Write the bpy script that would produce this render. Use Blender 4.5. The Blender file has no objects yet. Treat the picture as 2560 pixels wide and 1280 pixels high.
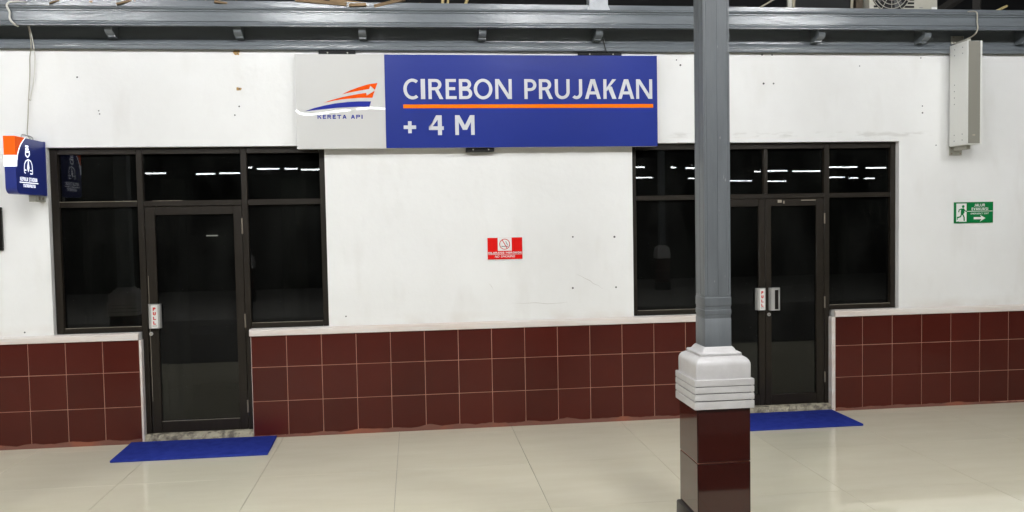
import bpy, bmesh, math, random
from mathutils import Matrix, Vector
random.seed(7)
scene = bpy.context.scene
COL = scene.collection

# ---------------------------------------------------------------- camera
cam_d = bpy.data.cameras.new('camera')
cam = bpy.data.objects.new('camera', cam_d)
COL.objects.link(cam)
scene.camera = cam
cam_d.sensor_width = 36.0
cam_d.lens = 2079.63 / 2560 * 36.0
cam_d.clip_start = 0.05
cam_d.clip_end = 2000
def cam_rot(pitch, roll, yaw):
    y = Matrix.Rotation(yaw, 3, 'Z'); p = Matrix.Rotation(pitch, 3, 'X'); r = Matrix.Rotation(roll, 3, 'Y')
    m = y @ p @ r
    return Matrix((m.col[0], m.col[2], -m.col[1])).transposed()
cam.matrix_world = Matrix.Translation((1.4402, -7.4727, 1.8877)) @ cam_rot(-0.044599, 0.018023, -0.116611).to_4x4()

# ---------------------------------------------------------------- night sky
world = bpy.data.worlds.new('World')
scene.world = world
world.use_nodes = True
wn = world.node_tree
sky = wn.nodes.new('ShaderNodeTexSky')
sky.sky_type = 'NISHITA'
sky.sun_disc = False
sky.sun_elevation = math.radians(-9)
sky.sun_rotation = math.radians(200)
wn.links.new(sky.outputs[0], wn.nodes['Background'].inputs[0])
wn.nodes['Background'].inputs[1].default_value = 0.05

scene.view_settings.view_transform = 'Standard'
scene.view_settings.look = 'None'
scene.view_settings.exposure = 0.0
scene.view_settings.gamma = 1.0
scene.cycles.max_bounces = 5
scene.cycles.diffuse_bounces = 3
scene.cycles.glossy_bounces = 3
scene.cycles.transmission_bounces = 2
scene.cycles.transparent_max_bounces = 6
scene.cycles.caustics_reflective = False
scene.cycles.use_adaptive_sampling = True
scene.cycles.adaptive_threshold = 0.02
scene.cycles.sample_clamp_indirect = 6.0
TUBE = 210.0        # radiance of the tubes over the platform
TUBE2 = 940.0        # radiance of the near fluorescent tubes

# ---------------------------------------------------------------- materials
def nd(nt, t, **kw):
    n = nt.nodes.new(t)
    for k, v in kw.items():
        if k in n.inputs: n.inputs[k].default_value = v
        else: setattr(n, k, v)
    return n
def rgb(c): return (c[0], c[1], c[2], 1.0)
def M(name, col, rough=.5, metal=0., spec=.5, col2=None, nscale=4., nstretch=(1, 1, 1), nlo=.35, nhi=.65,
      bump=0., bscale=40., bstretch=(1, 1, 1), bdist=.01, rnd=0., rvar=0., emit=None, estr=0., coat=0., detail=4.):
    m = bpy.data.materials.new(name); m.use_nodes = True
    nt = m.node_tree; b = nt.nodes['Principled BSDF']; L = nt.links.new
    b.inputs['Base Color'].default_value = rgb(col)
    b.inputs['Roughness'].default_value = rough
    b.inputs['Metallic'].default_value = metal
    b.inputs['Specular IOR Level'].default_value = spec
    b.inputs['Coat Weight'].default_value = coat
    b.inputs['Coat Roughness'].default_value = .05
    geo = nd(nt, 'ShaderNodeNewGeometry')
    cur = None
    if col2 is not None:
        mp = nd(nt, 'ShaderNodeMapping'); mp.inputs['Scale'].default_value = nstretch
        L(geo.outputs['Position'], mp.inputs['Vector'])
        no = nd(nt, 'ShaderNodeTexNoise', Scale=nscale, Detail=detail, Roughness=.6); L(mp.outputs[0], no.inputs['Vector'])
        mr = nd(nt, 'ShaderNodeMapRange'); mr.inputs[1].default_value = nlo; mr.inputs[2].default_value = nhi
        L(no.outputs[0], mr.inputs[0])
        mx = nd(nt, 'ShaderNodeMix', data_type='RGBA'); mx.inputs[6].default_value = rgb(col); mx.inputs[7].default_value = rgb(col2)
        L(mr.outputs[0], mx.inputs[0]); cur = mx.outputs[2]
        if rvar:
            mr2 = nd(nt, 'ShaderNodeMapRange'); mr2.inputs[1].default_value = nlo; mr2.inputs[2].default_value = nhi
            mr2.inputs[3].default_value = rough; mr2.inputs[4].default_value = rough + rvar
            L(no.outputs[0], mr2.inputs[0]); L(mr2.outputs[0], b.inputs['Roughness'])
    if rnd:
        oi = nd(nt, 'ShaderNodeObjectInfo')
        hs = nd(nt, 'ShaderNodeHueSaturation')
        mr = nd(nt, 'ShaderNodeMapRange'); mr.inputs[3].default_value = 1 - rnd; mr.inputs[4].default_value = 1 + rnd
        L(oi.outputs['Random'], mr.inputs[0]); L(mr.outputs[0], hs.inputs['Value'])
        if cur: L(cur, hs.inputs['Color'])
        else: hs.inputs['Color'].default_value = rgb(col)
        cur = hs.outputs[0]
    if cur: L(cur, b.inputs['Base Color'])
    if bump:
        mp = nd(nt, 'ShaderNodeMapping'); mp.inputs['Scale'].default_value = bstretch
        L(geo.outputs['Position'], mp.inputs['Vector'])
        no = nd(nt, 'ShaderNodeTexNoise', Scale=bscale, Detail=3., Roughness=.55); L(mp.outputs[0], no.inputs['Vector'])
        bp = nd(nt, 'ShaderNodeBump', Strength=bump, Distance=bdist); L(no.outputs[0], bp.inputs['Height']); L(bp.outputs[0], b.inputs['Normal'])
    if emit is not None:
        b.inputs['Emission Color'].default_value = rgb(emit); b.inputs['Emission Strength'].default_value = estr
    return m

MT = {}
MT['tile'] = M('maroon_tile', (.074, .0118, .0076), .20, spec=.36, col2=(.062, .0100, .0066), nscale=1.2, rnd=.10, bump=.02, bscale=6, bdist=.003, rvar=.03)
MT['pedtile'] = M('maroon_pedestal_tile', (.040, .0072, .0050), .07, col2=(.036, .0064, .0045), nscale=2.2, rnd=.1, bump=.02, bscale=6, bdist=.003, coat=.4)
MT['grout'] = M('grout', (.50, .27, .19), .85)
MT['mortar'] = M('skirting_mortar', (.16, .062, .042), .8, col2=(.24, .075, .04), nscale=1.7, nlo=.5, nhi=.62, bump=.5, bscale=60)
MT['cement'] = M('threshold_cement', (.42, .38, .28), .9, col2=(.16, .14, .11), nscale=14, nlo=.45, nhi=.62, bump=.8, bscale=40)
MT['ledge'] = M('white_ledge_paint', (.74, .70, .66), .5, col2=(.68, .58, .52), nscale=3, nstretch=(.5, 1, 4), bump=.15, bscale=18)
MT['floor'] = M('cream_porcelain', (.80, .755, .595), .022, col2=(.755, .705, .54), nscale=1.6, nstretch=(1, 4, 1), nlo=.3, nhi=.7, rnd=.02, rvar=.03, spec=.55)
MT['joint'] = M('floor_joint', (.30, .27, .20), .8)
MT['grey'] = M('grey_gloss_paint', (.160, .178, .193), .20, col2=(.140, .155, .168), nscale=5, nstretch=(.4, 2, 3), bump=.6, bscale=22, bstretch=(.6, 2., 2.), bdist=.005, spec=.5)
MT['greypost'] = M('grey_post_paint', (.142, .155, .163), .45, col2=(.120, .130, .137), nscale=7, nstretch=(2.5, 2.5, .35), bump=.2, bscale=25, bstretch=(3, 3, .3), bdist=.003)
MT['cap'] = M('white_gloss_concrete', (.64, .62, .61), .33, col2=(.57, .55, .54), nscale=9, bump=.25, bscale=22, bdist=.006)
MT['black'] = M('black_skirting', (.010, .008, .007), .3, spec=.3)
MT['frame'] = M('brown_anodised_aluminium', (.019, .0145, .0100), .38, spec=.30, col2=(.015, .0115, .0080), nscale=8, nstretch=(4, 4, .6), bump=.06, bscale=120)
MT['frameedge'] = M('worn_aluminium_edge', (.32, .28, .22), .5)
MT['steel'] = M('brushed_steel', (.52, .51, .49), .35, metal=.45)
MT['hinge'] = M('hinge_steel', (.38, .33, .27), .4, metal=.8)
MT['white'] = M('white_plate', (.78, .78, .76), .45)
MT['sticker'] = M('white_sticker', (.75, .75, .72), .5)
MT['red'] = M('red_print', (.62, .015, .010), .5, spec=.1)
MT['redplate'] = M('red_sign_plate', (.70, .009, .007), .5, spec=.1)
MT['darkprint'] = M('dark_print', (.03, .03, .035), .5)
MT['greyprint'] = M('grey_print', (.3, .3, .3), .5)
MT['green'] = M('green_sign_plate', (.004, .175, .045), .5, spec=.1)
MT['signwhite'] = M('sign_casing', (.62, .61, .59), .35)
MT['acryl'] = M('white_acrylic', (.64, .635, .615), .012, spec=.5)
MT['blue'] = M('blue_sign_vinyl', (.016, .032, .238), .30, spec=.22)
MT['letter'] = M('grey_white_letters', (.62, .63, .65), .45, spec=.3)
MT['orange'] = M('orange_vinyl', (.80, .085, .002), .6, spec=.06)
MT['orangeline'] = M('orange_bar_vinyl', (.92, .185, .003), .6, spec=.06)
MT['logoblue'] = M('logo_blue', (.020, .030, .28), .55, spec=.1)
MT['mat'] = M('blue_doormat', (.022, .038, .27), .95, spec=.05, col2=(.032, .052, .34), nscale=14, bump=1., bscale=220, bdist=.006)
MT['bw'] = M('lightbox_white', (.8, .8, .8), .4, emit=(.85, .88, 1.), estr=1.25)
MT['bb'] = M('lightbox_blue', (.016, .026, .165), .35, emit=(.016, .026, .17), estr=.22)
MT['bo'] = M('lightbox_orange', (.85, .10, .003), .5, spec=.15, emit=(1., .12, .0), estr=.28)
MT['wood'] = M('raw_timber', (.30, .20, .105), .8, col2=(.20, .13, .065), nscale=10, nstretch=(1, 5, 5), rnd=.25, bump=.3, bscale=40)
MT['olddark'] = M('old_dark_timber', (.10, .075, .05), .85, col2=(.05, .04, .03), nscale=8, bump=.3, bscale=30)
MT['roof'] = M('dark_roof', (.018, .016, .015), .9)
MT['rafter'] = M('dark_rafter', (.028, .025, .022), .8)
MT['silver'] = M('silver_paint', (.42, .44, .46), .35, bump=.5, bscale=30, spec=.6)
MT['acwhite'] = M('ac_casing', (.52, .50, .43), .5, col2=(.44, .42, .35), nscale=6)
MT['dark'] = M('dark_void', (.006, .006, .007), .8)
MT['pale'] = M('pale_frame', (.40, .36, .27), .6)
MT['bamboo'] = M('bamboo', (.52, .42, .20), .5, col2=(.40, .31, .14), nscale=9)
MT['cable'] = M('white_cable', (.62, .60, .55), .5)
MT['beigecable'] = M('beige_cable', (.42, .39, .32), .5)
MT['blackcable'] = M('black_cable', (.01, .01, .01), .5)
MT['spk'] = M('speaker_white', (.80, .80, .765), .4)
MT['grille'] = M('speaker_grille', (.235, .225, .19), .55, bump=.3, bscale=300, bdist=.002)
MT['plate'] = M('bracket_plate', (.45, .44, .38), .5)
MT['hole'] = M('drilled_hole', (.10, .10, .10), .9)
MT['rust'] = M('rust_patch', (.50, .34, .14), .8, col2=(.36, .20, .06), nscale=40)
MT['room'] = M('office_interior', (.15, .15, .135), .8)
MT['roomfloor'] = M('office_floor', (.10, .10, .09), .4)
MT['notice'] = M('dark_notice', (.02, .022, .04), .35)
MT['ballast'] = M('track_ballast', (.05, .045, .04), .9, col2=(.02, .02, .018), nscale=30, bump=.6, bscale=25)
MT['concrete'] = M('platform_concrete', (.30, .29, .27), .8)
MT['housing'] = M('lamp_housing', (.7, .7, .7), .5)
MT['tube'] = M('lit_tube', (.9, .9, .9), .5, emit=(.985, .995, 1.), estr=TUBE)
MT['tube2'] = M('lit_hall_tube', (.9, .9, .9), .5, emit=(.985, .995, 1.), estr=TUBE2)
MT['fartube'] = M('lit_far_tube', (.9, .9, .9), .5, emit=(.94, .97, 1.), estr=55.)
MT['officetube'] = M('lit_office_tube', (.9, .9, .9), .5, emit=(1., .97, .9), estr=2.2)

MT['fartube'].cycles.emission_sampling = 'NONE'
MT['officetube'].cycles.emission_sampling = 'NONE'
def plaster_mat():
    m = M('white_plaster', (.83, .83, .818), .6, col2=(.775, .77, .752), nscale=1.1, nlo=.35, nhi=.75, bump=.35, bscale=14, bdist=.006, spec=.35)
    nt = m.node_tree; b = nt.nodes['Principled BSDF']; L = nt.links.new
    src = b.inputs['Base Color'].links[0].from_socket
    geo = nd(nt, 'ShaderNodeNewGeometry'); sx = nd(nt, 'ShaderNodeSeparateXYZ'); L(geo.outputs['Position'], sx.inputs[0])
    def band(sock, a, b_, c, d):
        r1 = nd(nt, 'ShaderNodeMapRange'); r1.inputs[1].default_value = a; r1.inputs[2].default_value = b_; L(sock, r1.inputs[0])
        r2 = nd(nt, 'ShaderNodeMapRange'); r2.inputs[1].default_value = d; r2.inputs[2].default_value = c; L(sock, r2.inputs[0])
        mu = nd(nt, 'ShaderNodeMath', operation='MULTIPLY'); L(r1.outputs[0], mu.inputs[0]); L(r2.outputs[0], mu.inputs[1]); return mu.outputs[0]
    def mul(a, c):
        mu = nd(nt, 'ShaderNodeMath', operation='MULTIPLY'); L(a, mu.inputs[0])
        if isinstance(c, float): mu.inputs[1].default_value = c
        else: L(c, mu.inputs[1])
        return mu.outputs[0]
    def noise(scale, st, lo, hi, det=4.):
        mp = nd(nt, 'ShaderNodeMapping'); mp.inputs['Scale'].default_value = st; L(geo.outputs['Position'], mp.inputs[0])
        no = nd(nt, 'ShaderNodeTexNoise', Scale=scale, Detail=det); L(mp.outputs[0], no.inputs['Vector'])
        mr = nd(nt, 'ShaderNodeMapRange'); mr.inputs[1].default_value = lo; mr.inputs[2].default_value = hi; L(no.outputs[0], mr.inputs[0]); return mr.outputs[0]
    def lay(src, fac, col):
        mx = nd(nt, 'ShaderNodeMix', data_type='RGBA'); L(fac, mx.inputs[0]); L(src, mx.inputs[6]); mx.inputs[7].default_value = rgb(col); return mx.outputs[2]
    # scrape marks where an old signboard rail was fixed above the right entrance
    f = mul(mul(mul(band(sx.outputs[2], 2.595, 2.615, 2.635, 2.665), band(sx.outputs[0], 3.75, 3.85, 6.25, 6.4)), noise(5., (1, 1, 4), .5, .62)), .32)
    src = lay(src, f, (.42, .40, .36))
    # dirt on the plaster along the ledge
    f = mul(mul(band(sx.outputs[2], .90, .955, .97, 1.07), noise(3., (1, 1, 1.5), .38, .65)), .45)
    src = lay(src, f, (.62, .53, .46))
    # faint rubbed streaks
    f = mul(noise(2.2, (1.6, 1, .5), .56, .76, 3.), .36)
    src = lay(src, f, (.66, .64, .60))
    L(src, b.inputs['Base Color'])
    return m
MT['plaster'] = plaster_mat()

def glass_mat(name, tint):
    m = bpy.data.materials.new(name); m.use_nodes = True
    nt = m.node_tree; nt.nodes.clear(); L = nt.links.new
    out = nd(nt, 'ShaderNodeOutputMaterial'); mx = nd(nt, 'ShaderNodeMixShader')
    tr = nd(nt, 'ShaderNodeBsdfTransparent'); tr.inputs[0].default_value = rgb(tint)
    gl = nd(nt, 'ShaderNodeBsdfGlossy'); gl.inputs['Roughness'].default_value = 0.012
    fr = nd(nt, 'ShaderNodeFresnel', IOR=1.62)
    # thin film of dust and wipe marks on the glass
    geo = nd(nt, 'ShaderNodeNewGeometry'); mp = nd(nt, 'ShaderNodeMapping'); mp.inputs['Scale'].default_value = (1.6, 1, .7); L(geo.outputs['Position'], mp.inputs[0])
    no = nd(nt, 'ShaderNodeTexNoise', Scale=1.8, Detail=4.); L(mp.outputs[0], no.inputs['Vector'])
    mr = nd(nt, 'ShaderNodeMapRange'); mr.inputs[1].default_value = .35; mr.inputs[2].default_value = .75; mr.inputs[3].default_value = .003; mr.inputs[4].default_value = .020; L(no.outputs[0], mr.inputs[0])
    df = nd(nt, 'ShaderNodeBsdfDiffuse'); df.inputs[0].default_value = (.40, .42, .38, 1)
    m2 = nd(nt, 'ShaderNodeMixShader'); L(mr.outputs[0], m2.inputs[0]); L(tr.outputs[0], m2.inputs[1]); L(df.outputs[0], m2.inputs[2])
    L(fr.outputs[0], mx.inputs[0]); L(m2.outputs[0], mx.inputs[1]); L(gl.outputs[0], mx.inputs[2]); L(mx.outputs[0], out.inputs[0])
    return m
MT['glass'] = glass_mat('dark_tinted_glass', (.30, .31, .30))

# ---------------------------------------------------------------- helpers
ORG = {}
def link(o):
    COL.objects.link(o); return o
def thing(name, label, cat, loc=(0, 0, 0), group=None):
    o = link(bpy.data.objects.new(name, None)); o.location = loc; o.empty_display_size = .1
    o['label'] = label; o['category'] = cat
    if group: o['group'] = group
    ORG[o.name] = Vector(loc); return o
def tag(o, label, cat, group=None):
    o['label'] = label; o['category'] = cat
    if group: o['group'] = group
    return o
def struct(o):
    o['kind'] = 'structure'; return o
def finish(name, me, mat, parent, smooth=None):
    if mat: me.materials.append(MT[mat])
    if smooth is not None:
        me.polygons.foreach_set('use_smooth', [True] * len(me.polygons)); me.set_sharp_from_angle(angle=math.radians(smooth))
    o = link(bpy.data.objects.new(name, me))
    if parent:
        o.parent = parent; ORG[o.name] = ORG[parent.name]
    else: ORG[o.name] = Vector((0, 0, 0))
    return o
def mesh(name, vs, fs, mat, parent=None, smooth=None):
    og = ORG[parent.name] if parent else Vector((0, 0, 0))
    me = bpy.data.meshes.new(name); me.from_pydata([Vector(v) - og for v in vs], [], fs); me.update()
    return finish(name, me, mat, parent, smooth)
def bm_obj(name, bm, mat, parent=None, smooth=None):
    og = ORG[parent.name] if parent else Vector((0, 0, 0))
    if og.length: bmesh.ops.translate(bm, verts=bm.verts, vec=-og)
    bmesh.ops.recalc_face_normals(bm, faces=bm.faces)
    me = bpy.data.meshes.new(name); bm.to_mesh(me); bm.free()
    return finish(name, me, mat, parent, smooth)
def bm_box(bm, x0, x1, y0, y1, z0, z1, bev=0., seg=2):
    r = bmesh.ops.create_cube(bm, size=1.)
    vs = r['verts']
    for v in vs: v.co = Vector(((x0 + x1) / 2 + v.co.x * (x1 - x0), (y0 + y1) / 2 + v.co.y * (y1 - y0), (z0 + z1) / 2 + v.co.z * (z1 - z0)))
    if bev:
        es = list({e for v in vs for e in v.link_edges})
        bmesh.ops.bevel(bm, geom=es, offset=bev, segments=seg, affect='EDGES', profile=.5)
def box(name, x0, x1, y0, y1, z0, z1, mat, parent=None, bev=0., seg=2):
    bm = bmesh.new(); bm_box(bm, x0, x1, y0, y1, z0, z1, bev, seg)
    return bm_obj(name, bm, mat, parent, 40 if bev else None)
def prism(name, prof, axis, a, b, mat, parent=None, smooth=None, segs=1):
    """prof: list of 2-D points; axis 'x': (y,z) profile, 'y': (x,z), 'z': (x,y)"""
    n = len(prof); vs = []
    for s in range(segs + 1):
        t = a + (b - a) * s / segs
        for p, q in prof:
            vs.append({'x': (t, p, q), 'y': (p, t, q), 'z': (p, q, t)}[axis])
    fs = [list(range(n)), list(range(segs * n, segs * n + n))]
    for s in range(segs):
        for i in range(n):
            j = (i + 1) % n; fs.append([s * n + i, s * n + j, (s + 1) * n + j, (s + 1) * n + i])
    bm = bmesh.new(); bv = [bm.verts.new(v) for v in vs]
    for f in fs: bm.faces.new([bv[i] for i in f])
    return bm_obj(name, bm, mat, parent, smooth)
def tube(name, pts, r, mat, parent=None, n=8):
    pts = [Vector(p) for p in pts]; vs = []; fs = []
    for i, p in enumerate(pts):
        d = (pts[min(i + 1, len(pts) - 1)] - pts[max(i - 1, 0)]).normalized()
        u = d.cross(Vector((0, 1, 0.01))); u = u.normalized() if u.length > 1e-4 else Vector((1, 0, 0)); v = d.cross(u)
        for k in range(n):
            a = 2 * math.pi * k / n; vs.append(p + r * (math.cos(a) * u + math.sin(a) * v))
    for i in range(len(pts) - 1):
        for k in range(n):
            l = (k + 1) % n; fs.append([i * n + k, i * n + l, (i + 1) * n + l, (i + 1) * n + k])
    fs.append(list(range(n))); fs.append([len(vs) - n + k for k in range(n)])
    return mesh(name, vs, fs, mat, parent, 60)
def spline(pts, k=6):
    P = [Vector(p) for p in pts]; out = []
    for i in range(len(P) - 1):
        p0, p1, p2, p3 = P[max(i - 1, 0)], P[i], P[i + 1], P[min(i + 2, len(P) - 1)]
        for s in range(k):
            t = s / k
            out.append(.5 * ((2 * p1) + (p2 - p0) * t + (2 * p0 - 5 * p1 + 4 * p2 - p3) * t * t + (3 * p1 - p0 - 3 * p2 + p3) * t ** 3))
    out.append(P[-1]); return out
def disc(name, c, r, nrm, mat, parent=None, n=12, depth=.004):
    c = Vector(c); nrm = Vector(nrm).normalized()
    u = nrm.orthogonal().normalized(); v = nrm.cross(u)
    vs = [c + r * (math.cos(2 * math.pi * k / n) * u + math.sin(2 * math.pi * k / n) * v) + h * nrm for h in (0, depth) for k in range(n)]
    fs = [list(range(n)), list(range(n, 2 * n))] + [[k, (k + 1) % n, n + (k + 1) % n, n + k] for k in range(n)]
    return mesh(name, vs, fs, mat, parent)
def copy_tree(o, parent=None, delta=None):
    c = o.copy(); COL.objects.link(c)
    if parent: c.parent = parent
    if delta: c.location = o.location + Vector(delta)
    for ch in o.children: copy_tree(ch, c)
    return c

# ------------------------------------------------ lettering (own stroke alphabet, cap height 1)
def _rect(x0, y0, x1, y1): return [(x0, y0), (x1, y0), (x1, y1), (x0, y1)]
def _diag(xa, ya, xb, yb, w): return [(xa, ya), (xa + w, ya), (xb + w, yb), (xb, yb)]
def _arc(cx, cy, rx, ry, a0, a1, t, n=18):
    o = []; i = []
    for k in range(n + 1):
        a = math.radians(a0 + (a1 - a0) * k / n)
        o.append((cx + rx * math.cos(a), cy + ry * math.sin(a))); i.append((cx + (rx - t) * math.cos(a), cy + (ry - t * .92) * math.sin(a)))
    return o + i[::-1]
def _bowl(x0, x1, y0, y1, t, n=12):
    ry = (y1 - y0) / 2; cy = (y0 + y1) / 2; rx = min(ry * 1.05, (x1 - x0) * .75); cx = x1 - rx; th = t * .9
    o = [(x0, y1)] + [(cx + rx * math.cos(math.radians(90 - 180 * k / n)), cy + ry * math.sin(math.radians(90 - 180 * k / n))) for k in range(n + 1)] + [(x0, y0)]
    i = [(x0, y0 + th)] + [(cx + (rx - t) * math.cos(math.radians(-90 + 180 * k / n)), cy + (ry - th) * math.sin(math.radians(-90 + 180 * k / n))) for k in range(n + 1)] + [(x0, y1 - th)]
    return o + i
def _thick(pts, t):
    l = []; r = []
    for k, p in enumerate(pts):
        a = pts[max(k - 1, 0)]; b = pts[min(k + 1, len(pts) - 1)]
        dx, dy = b[0] - a[0], b[1] - a[1]; d = math.hypot(dx, dy) or 1
        nx, ny = -dy / d * t / 2, dx / d * t / 2
        l.append((p[0] + nx, p[1] + ny)); r.append((p[0] - nx, p[1] - ny))
    return l + r[::-1]
def glyph(ch, w, t):
    h = t * .9; R = _rect
    if ch == 'I': return [R(0, 0, w, 1)]
    if ch == 'E': return [R(0, 0, t, 1), R(t, 1 - h, w * .96, 1), R(t, .5 - h / 2 + .02, w * .88, .5 + h / 2 + .02), R(t, 0, w, h)]
    if ch == 'F': return [R(0, 0, t, 1), R(t, 1 - h, w, 1), R(t, .48 - h / 2, w * .88, .48 + h / 2)]
    if ch == 'L': return [R(0, 0, t, 1), R(t, 0, w, h)]
    if ch == 'T': return [R(0, 1 - h, w, 1), R(w / 2 - t / 2, 0, w / 2 + t / 2, 1 - h)]
    if ch == 'H': return [R(0, 0, t, 1), R(w - t, 0, w, 1), R(t, .5 - h / 2, w - t, .5 + h / 2)]
    if ch == 'N': return [R(0, 0, t * .95, 1), R(w - t * .95, 0, w, 1), _diag(w - t * 1.2, 0, 0, 1, t * 1.2)]
    if ch == 'M': return [R(0, 0, t * .9, 1), R(w - t * .9, 0, w, 1), _diag(w / 2 - t * .5, .26, 0, 1, t * 1.1), _diag(w / 2 - t * .6, .26, w - t * 1.1, 1, t * 1.1)]
    if ch == 'A': return [_diag(0, 0, w / 2 - t * .68, 1, t * 1.08), _diag(w - t * 1.08, 0, w / 2 - t * .4, 1, t * 1.08), R(w * .22, .23, w * .78, .23 + h)]
    if ch == 'V': return [_diag(w / 2 - t * .6, 0, 0, 1, t * 1.08), _diag(w / 2 - t * .5, 0, w - t * 1.08, 1, t * 1.08)]
    if ch == 'X': return [_diag(0, 0, w - t * 1.2, 1, t * 1.2), _diag(w - t * 1.2, 0, 0, 1, t * 1.2)]
    if ch == 'Y': return [R(w / 2 - t / 2, 0, w / 2 + t / 2, .45), _diag(w / 2 - t * .55, .42, 0, 1, t * 1.1), _diag(w / 2 - t * .55, .42, w - t * 1.1, 1, t * 1.1)]
    if ch == 'K': return [R(0, 0, t, 1), [(t, .40), (t * 1.15, .40), (w * .50, .62), (w, 1), (w - t * 1.25, 1), (t, .56)], [(w * .34, .66), (w * .66, .62), (w, 0), (w - t * 1.28, 0), (w * .34, .56)]]
    if ch == 'U':
        rr = min(.36, w * .55); return [R(0, rr, t, 1), R(w - t, rr, w, 1), _arc(w / 2, rr, w / 2, rr + .01, 180, 360, t)]
    if ch == 'J':
        rr = .30; rx = w / 1.72; return [R(w - t, rr, w, 1), _arc(w - rx, rr, rx, rr + .01, 224, 360, t)]
    if ch == 'C': return [_arc(w * .60, .5, w * .60, .515, 52, 308, t, 24)]
    if ch == 'G': return [_arc(w * .56, .5, w * .56, .515, 48, 330, t, 24), R(w * .58, .42, w, .42 + h), R(w - t, .1, w, .42)]
    if ch == 'O': return [_arc(w / 2, .5, w / 2, .515, 0, 180, t), _arc(w / 2, .5, w / 2, .515, 180, 360, t)]
    if ch == 'D': return [R(0, 0, t, 1), _bowl(t * .9, w, 0, 1, t)]
    if ch == 'P': return [R(0, 0, t, 1), _bowl(t * .9, w, .40, 1, t)]
    if ch == 'R': return [R(0, 0, t, 1), _bowl(t * .9, w * .88, .44, 1, t), _diag(w - t * 1.2, 0, w * .40, .50, t * 1.15)]
    if ch == 'B': return [R(0, 0, t, 1), _bowl(t * .9, w * .93, .475, 1, t), _bowl(t * .9, w, 0, .56, t)]
    if ch == 'S':
        pts = [(w * .5 + (w / 2 - t / 2) * math.cos(math.radians(a)), .74 + .19 * math.sin(math.radians(a))) for a in range(30, 271, 20)]
        pts += [(w * .5 + (w / 2 - t / 2) * math.cos(math.radians(a)), .27 + .20 * math.sin(math.radians(a))) for a in range(90, -151, -20)]
        return [_thick(pts, t)]
    if ch == '4': return [R(w * .60, 0, w * .60 + t, 1), R(0, .26, w, .26 + h), [(0, .26 + h * .5), (w * .50, 1), (w * .62, 1), (w * .62, .80), (w * .26, .26 + h), (0, .26 + h)]]
    if ch == '+': return [R(0, .5 - t / 2 / 1, w, .5 + t / 2), R(w / 2 - t / 2, .5 + t / 2, w / 2 + t / 2, 1), R(w / 2 - t / 2, 0, w / 2 + t / 2, .5 - t / 2)]
    return []
NARROW = {'I': .2, 'J': .45, 'L': .5, 'E': .55, 'F': .52, 'M': .9, 'O': .82, 'G': .8, 'N': .76, 'D': .76, ' ': .32}
def letters(name, items, v0, v1, place, mat, parent, t=.2, slant=0., d=.0004):
    """items: (char, u0, u1); place(u, v, layer) -> world point"""
    H = v1 - v0; vs = []; fs = []; layer = 0
    for ch, u0, u1 in items:
        W = abs(u1 - u0) / H; sgn = 1 if u1 > u0 else -1
        for poly in glyph(ch, W, t):
            layer = (layer + 1) % 5; base = len(vs)
            vs += [place(u0 + sgn * (x + slant * y) * H, v0 + y * H, layer * d) for x, y in poly]
            fs.append(list(range(base, len(vs))))
    return mesh(name, vs, fs, mat, parent)
def spread(text, u0, u1, gap=.12):
    ws = [NARROW.get(c, .68) for c in text]; tot = sum(ws) + gap * (len(text) - 1); s = (u1 - u0) / tot; out = []; x = u0
    for c, w in zip(text, ws):
        if c != ' ': out.append((c, x, x + w * s))
        x += (w + gap) * s
    return out
def poly(name, pts, place, mat, parent, layer=0.):
    return mesh(name, [place(a, b, layer) for a, b in pts], [list(range(len(pts)))], mat, parent)
def multi(name, polys, place, mat, parent, d=.0004):
    vs = []; fs = []
    for k, p in enumerate(polys):
        b = len(vs); vs += [place(u, v, (k % 5) * d) for u, v in p]; fs.append(list(range(b, len(vs))))
    return mesh(name, vs, fs, mat, parent)
def wallplane(Y): return lambda u, v, l: (u, Y - l, v)

# ================================================================ SETTING
# ---- ground, platform
g = struct(mesh('ground', [(-400, -400, -1.05), (400, -400, -1.05), (400, 400, -1.05), (-400, 400, -1.05)], [[0, 1, 2, 3]], 'ballast'))
XA, XB = -11.0, 15.0
pf = struct(box('platform_floor', XA, XB, -4.05, .30, -1.05, -.0085, 'joint'))
X0, PX = .2578, 1.0116
ys = [-4.05, -3.20, -2.19, -1.185, -.18, 0.045]
tm = {}
for j in range(5):
    ya, yb = ys[j], ys[j + 1]
    for k in range(-11, 15):
        xa = X0 + k * PX
        if xa < XA or xa + PX > XB: continue
        key = j
        if key not in tm:
            bm = bmesh.new(); w, d = PX - .0030, (yb - ya) - .0022
            bm_box(bm, -w / 2, w / 2, -d / 2, d / 2, -.0084, 0)
            me = bpy.data.meshes.new('tile'); bm.to_mesh(me); bm.free(); me.materials.append(MT['floor']); tm[key] = me
        o = link(bpy.data.objects.new('tile', tm[key])); o.parent = pf
        o.location = (xa + PX / 2, (ya + yb) / 2, 0)
struct(box('far_platform', -30, 40, -17, -9.3, -1.05, 0, 'concrete'))

tag(box('added_blocking_wall', -40, 50, -16.9, -16.7, 0, 2.55, 'rafter'), 'added unseen dark wall blocking distant lamps from mirroring in the floor', 'wall')  # added out of view to stop the far tubes mirroring in the platform floor

# ---- office behind the glass
struct(box('office_floor', -8, 13, .30, 4.2, -.3, .03, 'roomfloor'))
struct(box('office_back_wall', -8, 13, 4.2, 4.3, -.3, 3.7, 'room'))
struct(box('office_partition', 1.9, 2.0, .16, 4.2, .03, 3.6, 'room'))
struct(box('office_ceiling', -8, 13, .16, 4.3, 3.6, 3.7, 'room'))

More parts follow.
